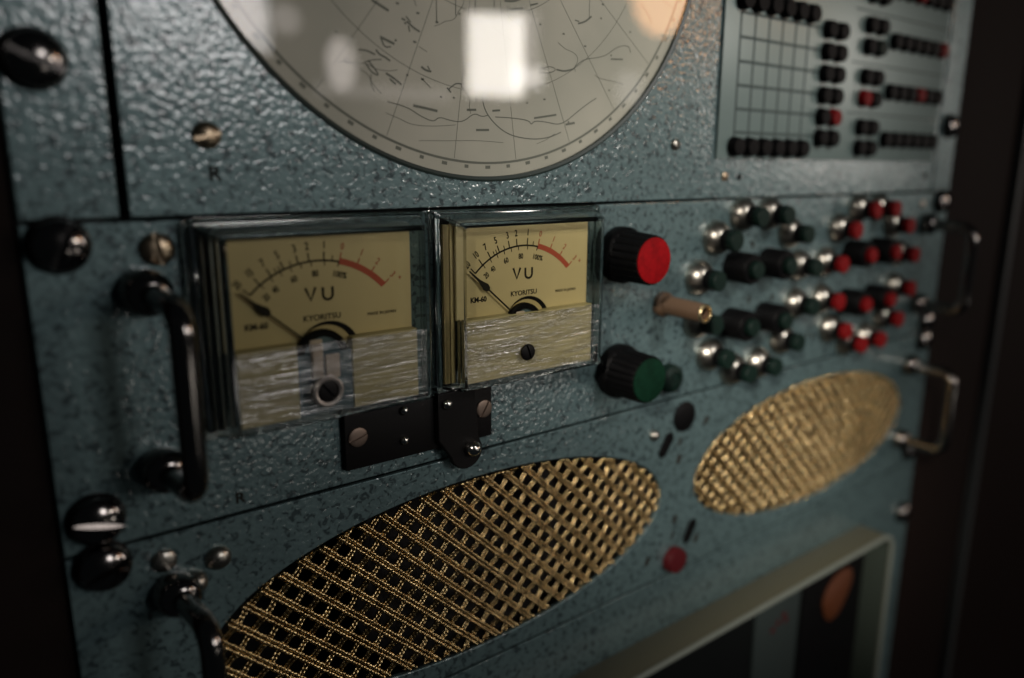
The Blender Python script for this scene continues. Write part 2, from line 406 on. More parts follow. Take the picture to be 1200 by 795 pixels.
# coastlines traced at their real place on the dial
ml([(-146.1, 62.3), (-140.6, 59.9)], 1.3)
ml([(-143.7, 52.1), (-139.0, 50.5)], 1.2); ml([(-143.4, 51.6), (-142.4, 49.2), (-140.2, 49.6)], .7); ml([(-150.9, 47.8), (-148.2, 47.8), (-145.6, 46.8)], .8)
ml([(-145.3, 48.3), (-144.2, 47.0), (-142.5, 46.5), (-140.6, 45.4)], .9); ml([(-149.2, 44.3), (-146.5, 45.3), (-143.5, 45.6)], .5)
ml([(-148.7, 43.9), (-147.0, 41.6), (-144.6, 40.7), (-145.4, 42.2), (-148.0, 45.0)], .7); ml([(-147.2, 41.0), (-147.4, 38.0), (-146.2, 36.0)], .4)
ml([(-142.2, 41.7), (-139.8, 40.6), (-137.0, 38.7)], 1.0); ml([(-141.0, 40.2), (-138.9, 38.6)], .9)
ml([(-136.3, 58.2), (-135.0, 57.8)], .9); ml([(-134.6, 57.6), (-132.0, 55.8), (-130.0, 55.0)], 1.0); ml([(-134.0, 56.4), (-133.6, 54.6)], .7); ml([(-134.8, 59.0), (-133.2, 57.4)], .7)
ml([(-129.8, 44.6), (-128.2, 43.6), (-126.2, 43.4)], 1.1); ml([(-127.6, 45.0), (-126.8, 43.9)], .7)
ml([(-132.5, 51.9), (-131.4, 51.7)], 1.0); ml([(-130.5, 50.6), (-127.6, 49.2)], .3)
for x, z in ((-137.6, 62.4), (-130.6, 60.4), (-123.8, 58.5), (-129.4, 40.8)): ml([(x - .5, z), (x + .5, z)], 1.0, 0)
ml([(-130, 41.2), (-126.5, 38.4)], .4)
for xx, z0, z1 in ((-123.9, 58.5, 120), (-116.8, 61.3, 120), (-109.3, 62.2, 120), (-101.8, 65.3, 120)): ribbon(bm, [(xx - DX, z0 - DZ), (xx - DX, z1 - DZ)], .3, dm, .05)
ml([(-82.3, 46.6), (-80.3, 46.2), (-76.5, 46.9), (-74.7, 48.1), (-77.5, 48.9), (-81.0, 47.9), (-82.3, 46.6)], .45)
ml([(-74.7, 48.0), (-71, 47.6), (-66.9, 48.7)], 1.0); ml([(-66.9, 48.7), (-64.0, 51.2), (-60.7, 52.8), (-55.5, 53.6), (-50.6, 54.9), (-46.0, 58.0), (-41.2, 59.5), (-38.4, 58.9), (-38.1, 57.0)], .45)
ml([(-48.2, 53.8), (-41.9, 54.2)], .9, 0)
ml([(-106.7, 37.6), (-106.2, 33.5), (-103.7, 29.9), (-99.0, 26.2), (-93.5, 24.1), (-85.3, 23.3), (-78, 24.0), (-72.0, 26.2)], .6)
ml([(-101.4, 30.4), (-95, 30.4), (-87.0, 29.9), (-85.8, 28.3), (-84.6, 29.8), (-79.0, 29.6), (-73.8, 28.8), (-69.9, 30.0), (-65, 33.4), (-58.6, 37.4), (-55.0, 39.2)], .55)
ml([(-84.6, 30.7), (-80.0, 31.4), (-74.4, 32.3)], 1.1); ml([(-69.9, 29.0), (-65.5, 29.8)], 1.2)
ml([(-142.0, 33.3), (-135.0, 32.0), (-130.4, 29.4), (-125.7, 27.8), (-123.6, 29.6), (-119.0, 28.4), (-114.4, 28.2), (-110.0, 31.4), (-107, 30.2), (-104.5, 30.8)], .5)
ml([(-133.0, 32.6), (-128.5, 32.0), (-124.2, 31.3)], 1.3); ml([(-112.9, 32.2), (-109.2, 32.4)], 1.2); ml([(-102.6, 32.4), (-99.4, 32.7)], 1.1); ml([(-109.3, 25.8), (-104.0, 26.0)], 1.2)
ml([(-142.7, 29.9), (-138, 28.4), (-133.8, 26.6), (-126, 26.4), (-117.3, 27.2)], .28); ml([(-131.3, 21.8), (-120, 22.0), (-108.5, 22.4), (-98, 21.9)], .28)
ml([(-119.9, 38.3), (-118.0, 39.8), (-116.7, 40.5), (-113.5, 40.2)], .7); ml([(-120.4, 38.8), (-119.0, 37.4)], 1.0)
for x in (-122.8, -117.9, -109.2, -104.5, -100.3, -95.8, -91.5, -87.8): ml([(x - .4, 35.8), (x + .4, 35.8)], .9, 0)
ml([(-64.9, 64.6), (-61.5, 65.6), (-58.5, 67.8)], 1.0); ml([(-59.6, 67.0), (-59.6, 84)], .35, 0); ml([(-66.4, 65.6), (-64.4, 65.4)], .7)
ml([(-95.3, 65.8), (-89.8, 66.8)], 1.0); ml([(-97.6, 68.2), (-94, 68.4), (-91.0, 69.6)], 1.2); ml([(-96.4, 66.6), (-96.0, 64.6)], .5); ml([(-86.6, 68.2), (-83.4, 69.1)], .9)
for x, z in ((-71.6, 60.4), (-61.2, 57.2), (-80.0, 37.4), (-53.0, 72.6), (-82.4, 62.4)): ml([(x - .5, z), (x + .5, z)], .9, 0)
rnd = random.Random(3)
def inside(q, r=95): return (q[0] - DX) ** 2 + (q[1] - DZ) ** 2 < r * r
for k in range(24):      # graticule of faint great circles
    a = 2 * PI * k / 24 + .13; ribbon(bm, [(12 * math.cos(a), 12 * math.sin(a)), (97.5 * math.cos(a), 97.5 * math.sin(a))], .14, dm, .05)
for i in range(34):      # faint rivers and borders
    x, z = DX + rnd.uniform(-80, 80), DZ + rnd.uniform(-95, -10); a = rnd.uniform(-.9, .9); p = [(x, z)]
    for k in range(rnd.randint(4, 9)):
        a += rnd.uniform(-.7, .7); x += 2.6 * math.cos(a); z += 1.6 * math.sin(a); p.append((x, z))
    if all(inside(q, 94) for q in p): ml(p, .3)
for i in range(36):      # town dots
    q = (DX + rnd.uniform(-80, 80), DZ + rnd.uniform(-90, -10))
    if inside(q, 92): ml([(q[0] - .35, q[1]), (q[0] + .35, q[1])], 1.0, 0)
for i in range(46):   # the finer coast further up the dial, above the frame
    a = random.uniform(.1, PI - .1); r0 = random.uniform(5, 85); x, z = DX + r0 * math.cos(a), DZ + r0 * math.sin(a); p = [(x, z)]
    for k in range(6): a2 = a + random.uniform(-1.2, 1.2); x += 4 * math.cos(a2); z += 4 * math.sin(a2); p.append((x, z))
    if all((q[0] - DX) ** 2 + (q[1] - DZ) ** 2 < 94 ** 2 and q[1] > 74 for q in p): ml(p, .45)
obj('map_print', bm, 'mapink', dial, (0, 0, 0), smooth=False)
# small screws and lettering
screw(up, -196.8, 21.7, 3.6, .25, 'bronze', 2.6)
screw(up, -12.0, 23.1, 2.4, 1.5, 'nickel', 1.8)
screw(up, 21.5, 10.1, 2.0, .8, 'bronze', 1.2); screw(up, 32.0, 9.6, 1.4, .8, 'blackmetal', .8); screw(up, 207.5, 9.6, 2.0, .8, 'blackmetal', 1.0)
obj('lettering', text_into(bmesh.new(), 'R', -195.4, 11.4, 5.6, .02, bold=.14), 'ink', up, smooth=False)
# button board
bd = obj('button_board', B(13.8, 211.5, 17.8, 150, .02, 1.3, bev=.3), 'plate', up)
bm = bmesh.new()
for k in range(6):
    ribbon(bm, [(24.6 + 10 * k, 27), (24.6 + 10 * k, 81)], 1.25, 1.3, .05)
for k in range(6):
    ribbon(bm, [(24.2, 79.2 - 10 * k), (91, 79.2 - 10 * k)], 1.25, 1.302, .056)
for z in (66.4, 41.8, 91.5, 116.5): ribbon(bm, [(114, z), (210, z)], .8, 1.3, .05)
obj('engraved_lines', bm, 'inkgreen', bd, smooth=False)
btn = {}
for nm in ('black', 'red', 'green'):
    o = obj('push_button', L([(0, 1.3), (4.4, 1.3), (4.4, 2.4), (4.1, 2.8), (4.0, 5.0), (3.6, 5.6), (0, 5.8)], seg=24), nm, up, (0, 0, -100)); btn[nm] = o
used = set()
def button(x, z, c='black'):
    if c not in used: used.add(c); btn[c].location = Vector((x, 0, z)) * MM
    else: cp(btn[c], (x, 0, z), up)
for k in range(6): button(24.6 + 10 * k, 23.1); button(24.6 + 10 * k, 84.2)
for k in range(6):
    z = 79.0 - 10.1 * k; button(90.0, z); button(100.0, z, 'red' if k == 4 else 'black')
for i, z in enumerate((110, 99.6, 85.0, 74.7, 59.9, 49.3, 34.9, 24.4)):
    button(126.8, z, 'red' if i == 5 else 'black'); button(137.0, z, 'green' if i == 3 else 'black')
for i, z in enumerate((104.8, 79.6, 54.0, 29.3)):
    for k in range(6): button(152.5 + 10.3 * k, z, 'red' if (i, k) in ((1, 5), (2, 3), (0, 2)) else 'black')
for c in btn:
    if c not in used: bpy.data.objects.remove(btn[c])

# ================================================================== narrow strips at both sides of the dial unit
for x0, x1, lab, sx, sg in ((XL, -219.4, 'narrow blue-grey strip left of the dial panel, with the topmost big slotted screw', -234.2, (38.1, -.42)),
                        (219.0, XR, 'narrow blue-grey strip right of the button board at the cabinet edge', 229.2, (38.8, .3))):
    st = thing('filler_strip', lab, 'panel strip', ((x0 + x1) / 2, 0, 0))
    cx = (x0 + x1) / 2
    obj('faceplate', plate(rect(x0 - cx, x1 - cx, .5, 240), [], T0, .0, bev=.5), 'paint', st)
    rack_screw(st, sx - cx, sg[0], sg[1])

# ================================================================== meter unit
mu = thing('meter_unit', 'blue-grey panel with two yellow VU meters, red and green knobs and rings of terminals', 'equipment panel', (0, 0, -44))
def ZZ(z): return z + 44
obj('faceplate', plate(rect(XL, XR, -88.4 + 44, -.5 + 44), [], T0, 0), 'paint', mu)
rack_screw(mu, -233.8, ZZ(-5.6), 1.15); rack_screw(mu, -233.2, ZZ(-79.3), -.25)
rack_screw(mu, 229.6, ZZ(-5.9), .9); rack_screw(mu, 229.0, ZZ(-80.9), .2)
screw(mu, -211.6, ZZ(-8.0), 4.3, 1.75, 'bronze', 2.6)
screw(mu, 208.2, ZZ(-7.1), 2.6, .6, 'nickel', 1.6)
obj('lettering', text_into(bmesh.new(), 'R', -195.7, ZZ(-84.0), 4.8, .02, bold=.10), 'ink', mu, smooth=False)

def handle(parent, x, z0, z1, d=32.0, r=3.35):
    """pull handle: rod from z0 (upper) to z1 (lower)"""
    pts = []; rc = 7.0
    pts.append((0, 0, 0)); pts.append((0, -(d - rc), 0))
    for i in range(1, 9):
        a = PI / 2 * i / 8; pts.append((0, -(d - rc + rc * math.sin(a)), -(rc - rc * math.cos(a))))
    h = z0 - z1
    for i in range(1, 6): pts.append((0, -d, -rc - (h - 2 * rc) * i / 6))
    for i in range(0, 9):
        a = PI / 2 * i / 8; pts.append((0, -(d - rc + rc * math.cos(a)), -(h - rc) - rc * math.sin(a)))
    pts.append((0, 0, -h))
    o = obj('pull_handle', tube(bmesh.new(), pts, r, 24), 'darkchrome', parent, (x, 0, z0), angle=60)
    for zz in (0, -h):
        obj('ferrule', L([(0, .02), (6.3, .02), (6.5, 1.5), (6.3, 4.6), (5.6, 6.4), (4.4, 7.6), (3.2, 8.2), (0, 8.2)], z=zz), 'darkchrome', o, angle=50)
    return o
handle(mu, -216.0, ZZ(-19.0), ZZ(-69.0), 27.5, 3.15); handle(mu, 213.6, ZZ(-18.8), ZZ(-68.0))

# --- VU meters
def arc(cx, cz, r, a0, a1, n=40): return [(cx + r * math.cos(a0 + (a1 - a0) * k / n), cz + r * math.sin(a0 + (a1 - a0) * k / n)) for k in range(n + 1)]
def vu_meter(mx, second=False):
    """mx: centre of the movement; origin at the panel surface"""
    R = math.radians
    X0, X1, Zt, Zb = -33.6, 39.4, -.2, -62.2      # flange
    F0, F1, Ft, Fb = -28.4, 33.6, -4.2, -60.2     # front face
    I0, I1, It, Ib = -27.2, 30.2, -5.0, -58.8     # opening
    zo = 44
    m = obj('vu_meter', B(X0 + 3, X1 - 4, Zb + zo + 3, Zt + zo - 3, -20, .5), 'blackmetal', mu, (mx, 0, 0))
    # clear acrylic hood, one closed ring: flange, bevelled sides, front lip, inner walls
    bm = bmesh.new()
    def loop(x0, x1, zt, zb, d, c=1.2):
        pts = []
        for (cx, cz, a0) in ((x1 - c, zt - c, 0), (x0 + c, zt - c, 90), (x0 + c, zb + c, 180), (x1 - c, zb + c, 270)):
            for i in range(4): a = R(a0 + 30 * i); pts.append(bm.verts.new((cx + c * math.cos(a), -d, cz + zo + c * math.sin(a))))
        return pts
    loops = [loop(X0, X1, Zt, Zb, .6), loop(X0, X1, Zt, Zb, 4.6), loop(X0 + 1.9, X1 - 2.6, Zt - 1.2, Zb + .9, 5.0),
             loop(F0 - .9, F1 + 1.0, Ft + .8, Fb - .5, 12.6), loop(F0, F1, Ft, Fb, 13.6), loop(F0 + 1.2, F1 - 1.2, Ft - .8, Fb + .8, 13.6, .6), loop(F0 + .9, F1 - .8, Ft - .6, Fb + .6, 12.9, .6), loop(X0 + 2.6, X1 - 3.4, Zt - 2.0, Zb + 1.7, 5.0, .6), loop(X0 + 1.6, X1 - 1.8, Zt - 1.2, Zb + 1.2, .6, .6)]
    for A, C in zip(loops, loops[1:] + loops[:1]):
        for k in range(16): bm.faces.new((A[k], A[(k + 1) % 16], C[(k + 1) % 16], C[k]))
    obj('acrylic_hood', bm, 'acrylic', m, angle=20)
    # dark inner frame and strips facing the viewer inside the clear hood
    obj('inner_tray', B(X0 + 1.8, X1 - 2.0, Zb + zo + 1.4, Zt + zo - 1.4, .6, 1.6), 'paint', m)
    obj('inner_frame', B(X0 + 2.4, I0 - .1, Zb + zo + 2.2, Zt + zo - 2.6, 1.7, 4.6), 'black', m)
    sm = 'strip_yellow' if second else 'strip_grey'
    if second:
        obj('inner_strip', B(X0 + 2.6, I0 - 1.5, Zb + zo + 3.2, Zt + zo - 4.4, 4.7, 6.0, bev=.2), sm, m)  # yellow strips paint the scale's refraction seen in the hood wall
        obj('inner_strip', B(I0 - 1.1, I0 + .7, Zb + zo + 3.2, Zt + zo - 4.4, 4.7, 6.2, bev=.2), sm, m)
    else:
        obj('inner_strip', B(I0 - 3.6, I0 - 3.1, Zb + zo + 3.2, Zt + zo - 4.4, 4.7, 6.0, bev=.2), sm, m)
        obj('inner_strip', B(I0 - 1.3, I0 - .5, Zb + zo + 3.2, Zt + zo - 4.4, 4.7, 6.6, bev=.2), sm, m)
    obj('top_strip', B(I0 - .2, I1 - .2, It + zo - .1, It + zo + 1.2, 4.0, 8.4, bev=.2), 'strip_grey', m)
    # scale
    sc = obj('scale_plate', B(I0 + .2, I1 + .2, -37 + zo, It + zo - .06, 6.8, 8.0, bev=.2), 'scale', m)
    CZ = -40.9 + zo; RA = 28.0
    if True:
        bm = bmesh.new()
        a20, a3 = R(135.5), R(42.3); a0 = R(76.0)
        ribbon(bm, arc(0, CZ, RA, a20, a0), .6, 8.02, .06)
        tops = [('20', 135.5), ('10', 127.4), ('7', 119.3), ('5', 111.0), ('3', 101.8), ('2', 95.2), ('1', 86.0), ('0', 76.0), ('1', 64.5), ('2', 54.0), ('3', 42.3)]
        for i, (s, dg) in enumerate(tops):
            a = R(dg); c, s_ = math.cos(a), math.sin(a)
            big = 3.4
            if i < 7: ribbon(bm, [(RA * c, CZ + RA * s_), ((RA + 2.6) * c, CZ + (RA + 2.6) * s_)], .42, 8.02, .05)
            rn = RA + 4.5
            if i < 7: text_into(bm, s, rn * c, CZ + rn * s_, 3.3, 8.02, a - PI / 2, .62 if len(s) > 1 else .72, bold=.05)
        for dg in (115.5, 113.2, 106.2, 80.8): a = R(dg); ribbon(bm, [(RA * math.cos(a), CZ + RA * math.sin(a)), ((RA + 1.6) * math.cos(a), CZ + (RA + 1.6) * math.sin(a))], .3, 8.02, .05)
        for s, dg, w in (('20', 130.0, .7), ('40', 122.0, .7), ('60', 107.5, .75), ('80', 92.0, .75), ('100%', 74.0, .8)):
            a = R(dg); text_into(bm, s, (RA - 4.0) * math.cos(a), CZ + (RA - 3.8) * math.sin(a), 2.7, 8.02, (a - PI / 2) * .9, w, bold=.04)
        for dg in (127, 120, 113.5, 107, 100.5, 94.0, 85.5, 76.5): a = R(dg); ribbon(bm, [((RA - .1) * math.cos(a), CZ + (RA - .1) * math.sin(a)), ((RA - 1.5) * math.cos(a), CZ + (RA - 1.5) * math.sin(a))], .3, 8.02, .05)
        ribbon(bm, [(-4.1, -20.7 + zo), (-2.55, -24.5 + zo), (-1.0, -20.7 + zo)], .8, 8.02, .06)
        U = [(1.2, -20.9 + zo), (1.2, -23.2 + zo)] + [(2.7 + 1.5 * math.cos(R(180 + 18 * k)), -23.2 + zo + 1.5 * math.sin(R(180 + 18 * k))) for k in range(1, 10)] + [(4.2, -23.2 + zo), (4.2, -20.9 + zo)]
        ribbon(bm, U, .8, 8.02, .06)
        text_into(bm, 'KM-60', -18.8, -30.5 + zo, 2.6, 8.02, 0, .92, bold=.08)
        text_into(bm, 'KYORITSU', .6, -29.9 + zo, 2.5, 8.02, 0, 1.0, bold=.03)
        text_into(bm, 'MADE IN JAPAN', 20.0, -30.7 + zo, 1.45, 8.02, 0, .95)
        obj('scale_print', bm, 'ink', sc, smooth=False)
        bm = bmesh.new(); ribbon(bm, arc(0, CZ, RA + .2, a0, a3), 1.9, 8.02, .08)
        for i, (s, dg) in enumerate(tops[7:]):
            a = R(dg); c, s_ = math.cos(a), math.sin(a)
            ribbon(bm, [(RA * c, CZ + RA * s_), ((RA + 2.8) * c, CZ + (RA + 2.8) * s_)], .32, 8.03, .09)
            text_into(bm, s, (RA + 4.6) * c, CZ + (RA + 4.6) * s_, 3.0, 8.02, a - PI / 2, .75)
        text_into(bm, '+', 26.6, -20.2 + zo, 2.6, 8.02, 0, .8)
        obj('red_band', bm, 'redink', sc, smooth=False)
    # needle
    bm = bmesh.new(); aN = R(138.2); c, s_ = math.cos(aN), math.sin(aN); n_ = (-s_, c)
    def pt(r, o_): return (r * c + n_[0] * o_, CZ + r * s_ + n_[1] * o_)
    def strip(rs):
        top = [[bm.verts.new((pt(r, sg * w)[0], -9.6, pt(r, sg * w)[1])) for r, w in rs] for sg in (1, -1)]
        bot = [[bm.verts.new((pt(r, sg * w)[0], -9.3, pt(r, sg * w)[1])) for r, w in rs] for sg in (1, -1)]
        for i in range(len(rs) - 1):
            bm.faces.new((top[0][i], top[0][i + 1], top[1][i + 1], top[1][i])); bm.faces.new((bot[0][i], bot[0][i + 1], bot[1][i + 1], bot[1][i]))
            for s2 in (0, 1): bm.faces.new((top[s2][i], top[s2][i + 1], bot[s2][i + 1], bot[s2][i]))
    strip([(7, .28), (20.6, .26), (21.0, .9), (22.4, 1.35), (24.0, .9), (26.0, .42), (31.2, .22)])
    obj('needle', bm, 'ink', m, smooth=False)
    # movement hub rising behind the lower cover
    hb = obj('hub_shadow', L([(0, 8.1), (9.6, 8.1), (9.6, 8.6), (0, 8.6)], z=CZ + .1, x=2.2), 'black', m)  # black disc stands in for the shadow behind the yellow hub plate
    obj('hub_plate', L([(0, 8.65), (8.5, 8.65), (8.5, 9.2), (0, 9.2)], z=CZ + .3, x=.8), 'strip_yellow', hb)
    obj('hub_arch', L([(5.6, 9.25), (7.9, 9.25), (7.8, 10.6), (7.3, 11.0), (5.8, 10.9), (5.6, 9.25)], z=CZ, x=-.9), 'black', hb)
    obj('hub_core', L([(0, 9.25), (6.1, 9.25), (6.0, 10.2), (0, 10.3)], z=CZ, x=-.9), 'bluegrey', hb)
    obj('hub_coil', B(-5.0, -1.2, CZ + 1.5, CZ + 5.2, 10.3, 11.2, bev=.4), 'pink', hb)
    # lower cover
    if not second:
        out = rect(I0 + .95, I1 - .06, Ib + zo + .06, -36.4 + zo)
        out = [(I0 + .95, Ib + zo + .06), (-9.2, Ib + zo + .06), (-9.2, -38.2 + zo), (-9.0, -36.4 + zo), (I0 + .95, -36.4 + zo)]
        obj('lower_cover', plate(out, [], 7.0, 11.7, bev=.3), 'beige', m)
        out = [(7.9, Ib + zo + .06), (I1 - .06, Ib + zo + .06), (I1 - .06, -36.4 + zo), (7.9, -36.4 + zo)]
        obj('lower_cover', plate(out, [], 7.0, 11.7, bev=.3), 'beige', m)
        obj('movement_well', B(-9.1, 7.8, Ib + zo + .1, -40.0 + zo, 4.0, 11.1), 'bluegrey', m)
        obj('bobbin', B(-5.0, -1.6, -47.5 + zo, -37.2 + zo, 11.15, 12.3, bev=.4), 'pink', m)
        obj('bobbin', B(-.8, 3.6, -48.0 + zo, -40.5 + zo, 11.15, 12.0, bev=.4), 'pink', m)
        sR, sz, sx = 4.7, -51.2, -1.6
        obj('screw_ring', L([(sR - 1.5, 13.5), (sR, 13.5), (sR + .1, 14.3), (sR - .6, 15.0), (sR - 1.3, 14.5), (sR - 1.5, 13.5)], x=sx, z=sz + zo), 'ringmetal', m)
        obj('zero_screw', slot_head(3.3, 1.0, .8, .8, 2.2, rim=.5), 'blackmetal', m, (sx, -13.5, sz + zo))
    else:
        obj('lower_cover', plate(rect(I0 + .95, I1 - .06, Ib + zo + .06, -36.4 + zo), [], 7.0, 11.7, bev=.3), 'beige', m)
        obj('zero_screw', slot_head(3.0, 1.3, .7, .9, 1.9, rim=.5), 'blackmetal', m, (-1.8, -13.5, -50.3 + zo))
    # panes
    obj('scale_pane', B(F0 + 1.25, F1 - 1.25, -36.4 + zo, Ft + zo - .85, 12.95, 13.4), 'pane', m, smooth=False)
    obj('scratched_pane', B(F0 + 1.25, F1 - 1.25, Fb + zo + .85, -36.5 + zo, 12.6, 13.45), 'scratched', m, smooth=False)
    return m
vu_meter(-171.6); vu_meter(-96.6, True)

# --- big knobs
def knob(x, z, cap, label):
    prof = [(0, .3), (11.3, .3), (11.4, 4.2), (10.7, 5.4), (10.2, 6.0), (9.9, 19.2), (9.5, 20.0), (0, 20.0)]
    fl = lambda a, r, d: 1 - (.035 * (0.5 + .5 * math.cos(20 * a)) ** 4 if 5.5 < d < 20.1 and r > 9 else 0)
    k = obj('control_knob', L(prof, seg=160, rmod=fl), 'black', mu, (x, 0, ZZ(z)), angle=40); k['label'] = label
    obj('knob_cap', L([(0, 20.0), (9.1, 20.0), (9.0, 20.5), (8.6, 20.7), (0, 20.8)], seg=64), cap, k)
    return k
knob(-42.2, -20.6, 'redcap', 'red-topped knob'); knob(-41.6, -69.2, 'greencap', 'dark green-topped knob')
# --- hollow bakelite sleeve
tb = obj('jack_sleeve', L([(0, .1), (5.4, .1), (5.4, 2.6), (4.6, 3.4), (4.1, 4.4), (4.0, 24.6), (3.9, 24.9), (2.7, 24.9), (2.6, 8), (0, 8)]), 'brown', mu, (-15.5, 0, ZZ(-43.9)), angle=40)
obj('end_ring', L([(2.6, 24.7), (3.95, 24.7), (4.05, 25.3), (3.6, 25.8), (2.9, 25.8), (2.6, 25.3), (2.6, 24.7)]), 'brass', tb)
obj('jack_socket', L([(0, .1), (6.6, .1), (6.7, 2.0), (6.1, 4.4), (4.4, 5.4), (3.4, 5.5), (3.2, 4.6), (0, 4.6)]), 'green', mu, (-9.9, 0, ZZ(-78.0)))

# --- terminal rings
def terminal(c):
    o = obj('terminal', L([(0, .05), (8.0, .05), (8.1, 1.0), (7.4, 3.2), (6.2, 5.2), (4.8, 6.4), (4.3, 6.8), (0, 6.8)], seg=36), 'nickel', mu, (0, 0, 0), angle=50)
    obj('terminal_neck', L([(4.0, 6.8), (4.6, 7.0), (4.6, 10.2), (3.6, 10.4), (0, 10.4)], seg=28), 'black', o)
    obj('terminal_cap', L([(3.4, 10.4), (4.5, 10.5), (4.5, 13.4), (4.1, 13.9), (0, 14.0)], seg=28), c, o)
    return o
def block(c):
    o = obj('terminal_block', L([(0, .05), (7.2, .05), (7.2, 12.0), (6.6, 12.9), (0, 13.0)], seg=36), 'black', mu)
    obj('terminal_cap', L([(3.4, 13.0), (4.1, 13.1), (4.1, 15.6), (3.7, 16.1), (0, 16.2)], seg=28), c, o)
    return o
for (cx, cz, c) in ((45.0, -44.2, 'green'), (144.8, -44.2, 'red')):
    t0 = terminal(c); b0 = block(c)
    for k in range(12):
        a = math.radians(15 + 30 * k); p = (cx + 39.3 * math.cos(a), 0, ZZ(cz + 38.2 * math.sin(a)))
        if k == 0: t0.location = Vector(p) * MM
        else: cp(t0, p, mu)
    for k, (x, z) in enumerate(((-13.5, 13.2), (12.5, 13.2), (-13.5, -13.6), (12.5, -13.6))):
        p = (cx + x, 0, ZZ(cz + z))
        if k == 0: b0.location = Vector(p) * MM
        else: cp(b0, p, mu)
for x, z in ((45.3, -22.0), (45.4, -48.8), (63.9, -49.3), (98.3, -73.2), (146.0, -48.8), (163.3, -49.1), (153.3, -40.7), (103.6, -74.7), (198.0, -81.0)):
    obj('engraved_mark', ribbon(bmesh.new(), [(-.9, 1.0), (.8, 1.2), (.2, -1.6)], 1.7, .02, .05), 'ink', mu, (x, 0, ZZ(z)), smooth=False)

# --- latch under the meters
lt = obj('latch_plate', B(-163, -106, ZZ(-83.2), ZZ(-64.2), .05, 2.4, bev=.4), 'blackmetal', mu)
obj('latch_slide', plate([(-130, ZZ(-62.6)), (-130, ZZ(-79.5))] + [(-118.4 + 6.6 * math.cos(math.radians(t)), ZZ(-86.0) + 6.6 * math.sin(math.radians(t))) for t in range(190, 372, 12)] + [(-113.5, ZZ(-80.5)), (-114.5, ZZ(-62.6))], [], 2.6, 4.8, bev=.4), 'blackmetal', lt)
obj('latch_ball', L(dome(3.0, 4.0, 4.8, 10, .8), x=-116.6, z=ZZ(-85.0)), 'chrome', lt)
for x, z in ((-141.9, -66.4), (-142.0, -77.0)): obj('rivet', L(dome(1.6, 1.8, 2.4, 8, .3), x=x, z=ZZ(z)), 'chrome', lt)
obj('rivet', L(dome(1.9, 2.0, 4.8, 8, .3), x=-126.6, z=ZZ(-66.6)), 'chrome', lt)
obj('screw', slot_head(3.3, .9, .8, .7, .3, rim=.4), 'dullscrew', lt, (-158.6, -2.4, ZZ(-72.2))); obj('screw', slot_head(3.3, .9, .8, .7, 1.0, rim=.4), 'dullscrew', lt, (-109.6, -2.5, ZZ(-72.2)))

# ================================================================== speaker unit
su = thing('speaker_unit', 'blue-grey panel below the meters with two oval gold mesh grilles', 'equipment panel', (0, 0, -133))
def SZ(z): return z + 133
EZ = -135.0; EA, EB = 99.3, 35.8; EX = (-109.0, 112.6)
obj('faceplate', plate(rect(XL, XR, SZ(-177.9), SZ(-89.4)), [ell(x, SZ(EZ), EA, EB) for x in EX], T0, 0), 'paint', su)
rack_screw(su, -233.0, SZ(-93.2), .35); rack_screw(su, 229.2, SZ(-93.2), .5); rack_screw(su, 228.0, SZ(-168), .4); rack_screw(su, -232.5, SZ(-168), .4)
bm = bmesh.new()
p = 6.4; s2 = math.sqrt(.5)
def grille_mesh(bm):
    for dirn in (0, 1):
        ux, uz = (s2, -s2) if dirn == 0 else (s2, s2)      # along
        vx, vz = (s2, s2) if dirn == 0 else (-s2, s2)      # across
        for k in range(-18, 19):
            for off in ((-.74, .74) if dirn == 0 else (-.68, .68)):
                q = k * p + off + .10 * math.sin(k * 7.3 + dirn * 2.1); run = []
                t = -110.0; wr = .70 if dirn == 0 else .60
                def put(run):
                    if len(run) < 6: return
                    m_ = len(run)
                    q2 = [(x_, y_ - .9 * max(0, 1 - min(i_, m_ - 1 - i_) / 3.5) , z_) for i_, (x_, y_, z_) in enumerate(run)]
                    tube(bm, q2, [wr * (1 + .22 * math.sin(i_ * 1.9)) for i_ in range(m_)], 5)
                while t <= 110.0:
                    x, z = ux * t + vx * q, uz * t + vz * q
                    if (x / (EA - .7)) ** 2 + (z / (EB - .7)) ** 2 < 1:
                        ph = math.cos(PI * t / p) * (1 if k % 2 == 0 else -1) * (1 if dirn == 0 else -1)
                        if dirn == 1: ph = -math.cos(PI * (t) / p) * (1 if k % 2 == 0 else -1) * -1
                        tw = .10 * math.sin(t * 1.9 + off * 4)
                        run.append((x + vx * tw, -((-.9 if dirn == 0 else -1.6) + (.15 if dirn == 0 else .30) * ph), z + vz * tw))
                    else:
                        put(run)
                        run = []
                    t += .42
                put(run)
    # frayed rim of wire ends
    return bm
g0 = obj('speaker_grille', grille_mesh(bm), 'gold', su, (EX[0], 0, SZ(EZ)), angle=80)
obj('speaker_cone', L([(0, -32), (26, -30), (EB + 8, -12), (EB + 12, -12), (EB + 12, -34), (0, -34)]), 'dark', g0)
cp(g0, (EX[1], 0, SZ(EZ)), su)
handle(su, -216.0, SZ(-107.4), SZ(-157.4), 27.5, 3.15); handle(su, 212.6, SZ(-107.2), SZ(-157.0))
screw(su, -217.9, SZ(-97.0), 3.4, 1.9, 'nickel', 1.9)
obj('dome_nut', L(dome(3.7, 3.0, .02, 8, .5)), 'nickel', su, (-203.4, 0, SZ(-100.9)))
obj('dome_nut', L(dome(3.6, 4.4, .02, 8, .8)), 'nickel', su, (-210.6, 0, SZ(-106.2)))
obj('dome_nut', L(dome(2.4, 2.6, .02, 8, .5)), 'nickel', su, (-16.6, 0, SZ(-103.9)))
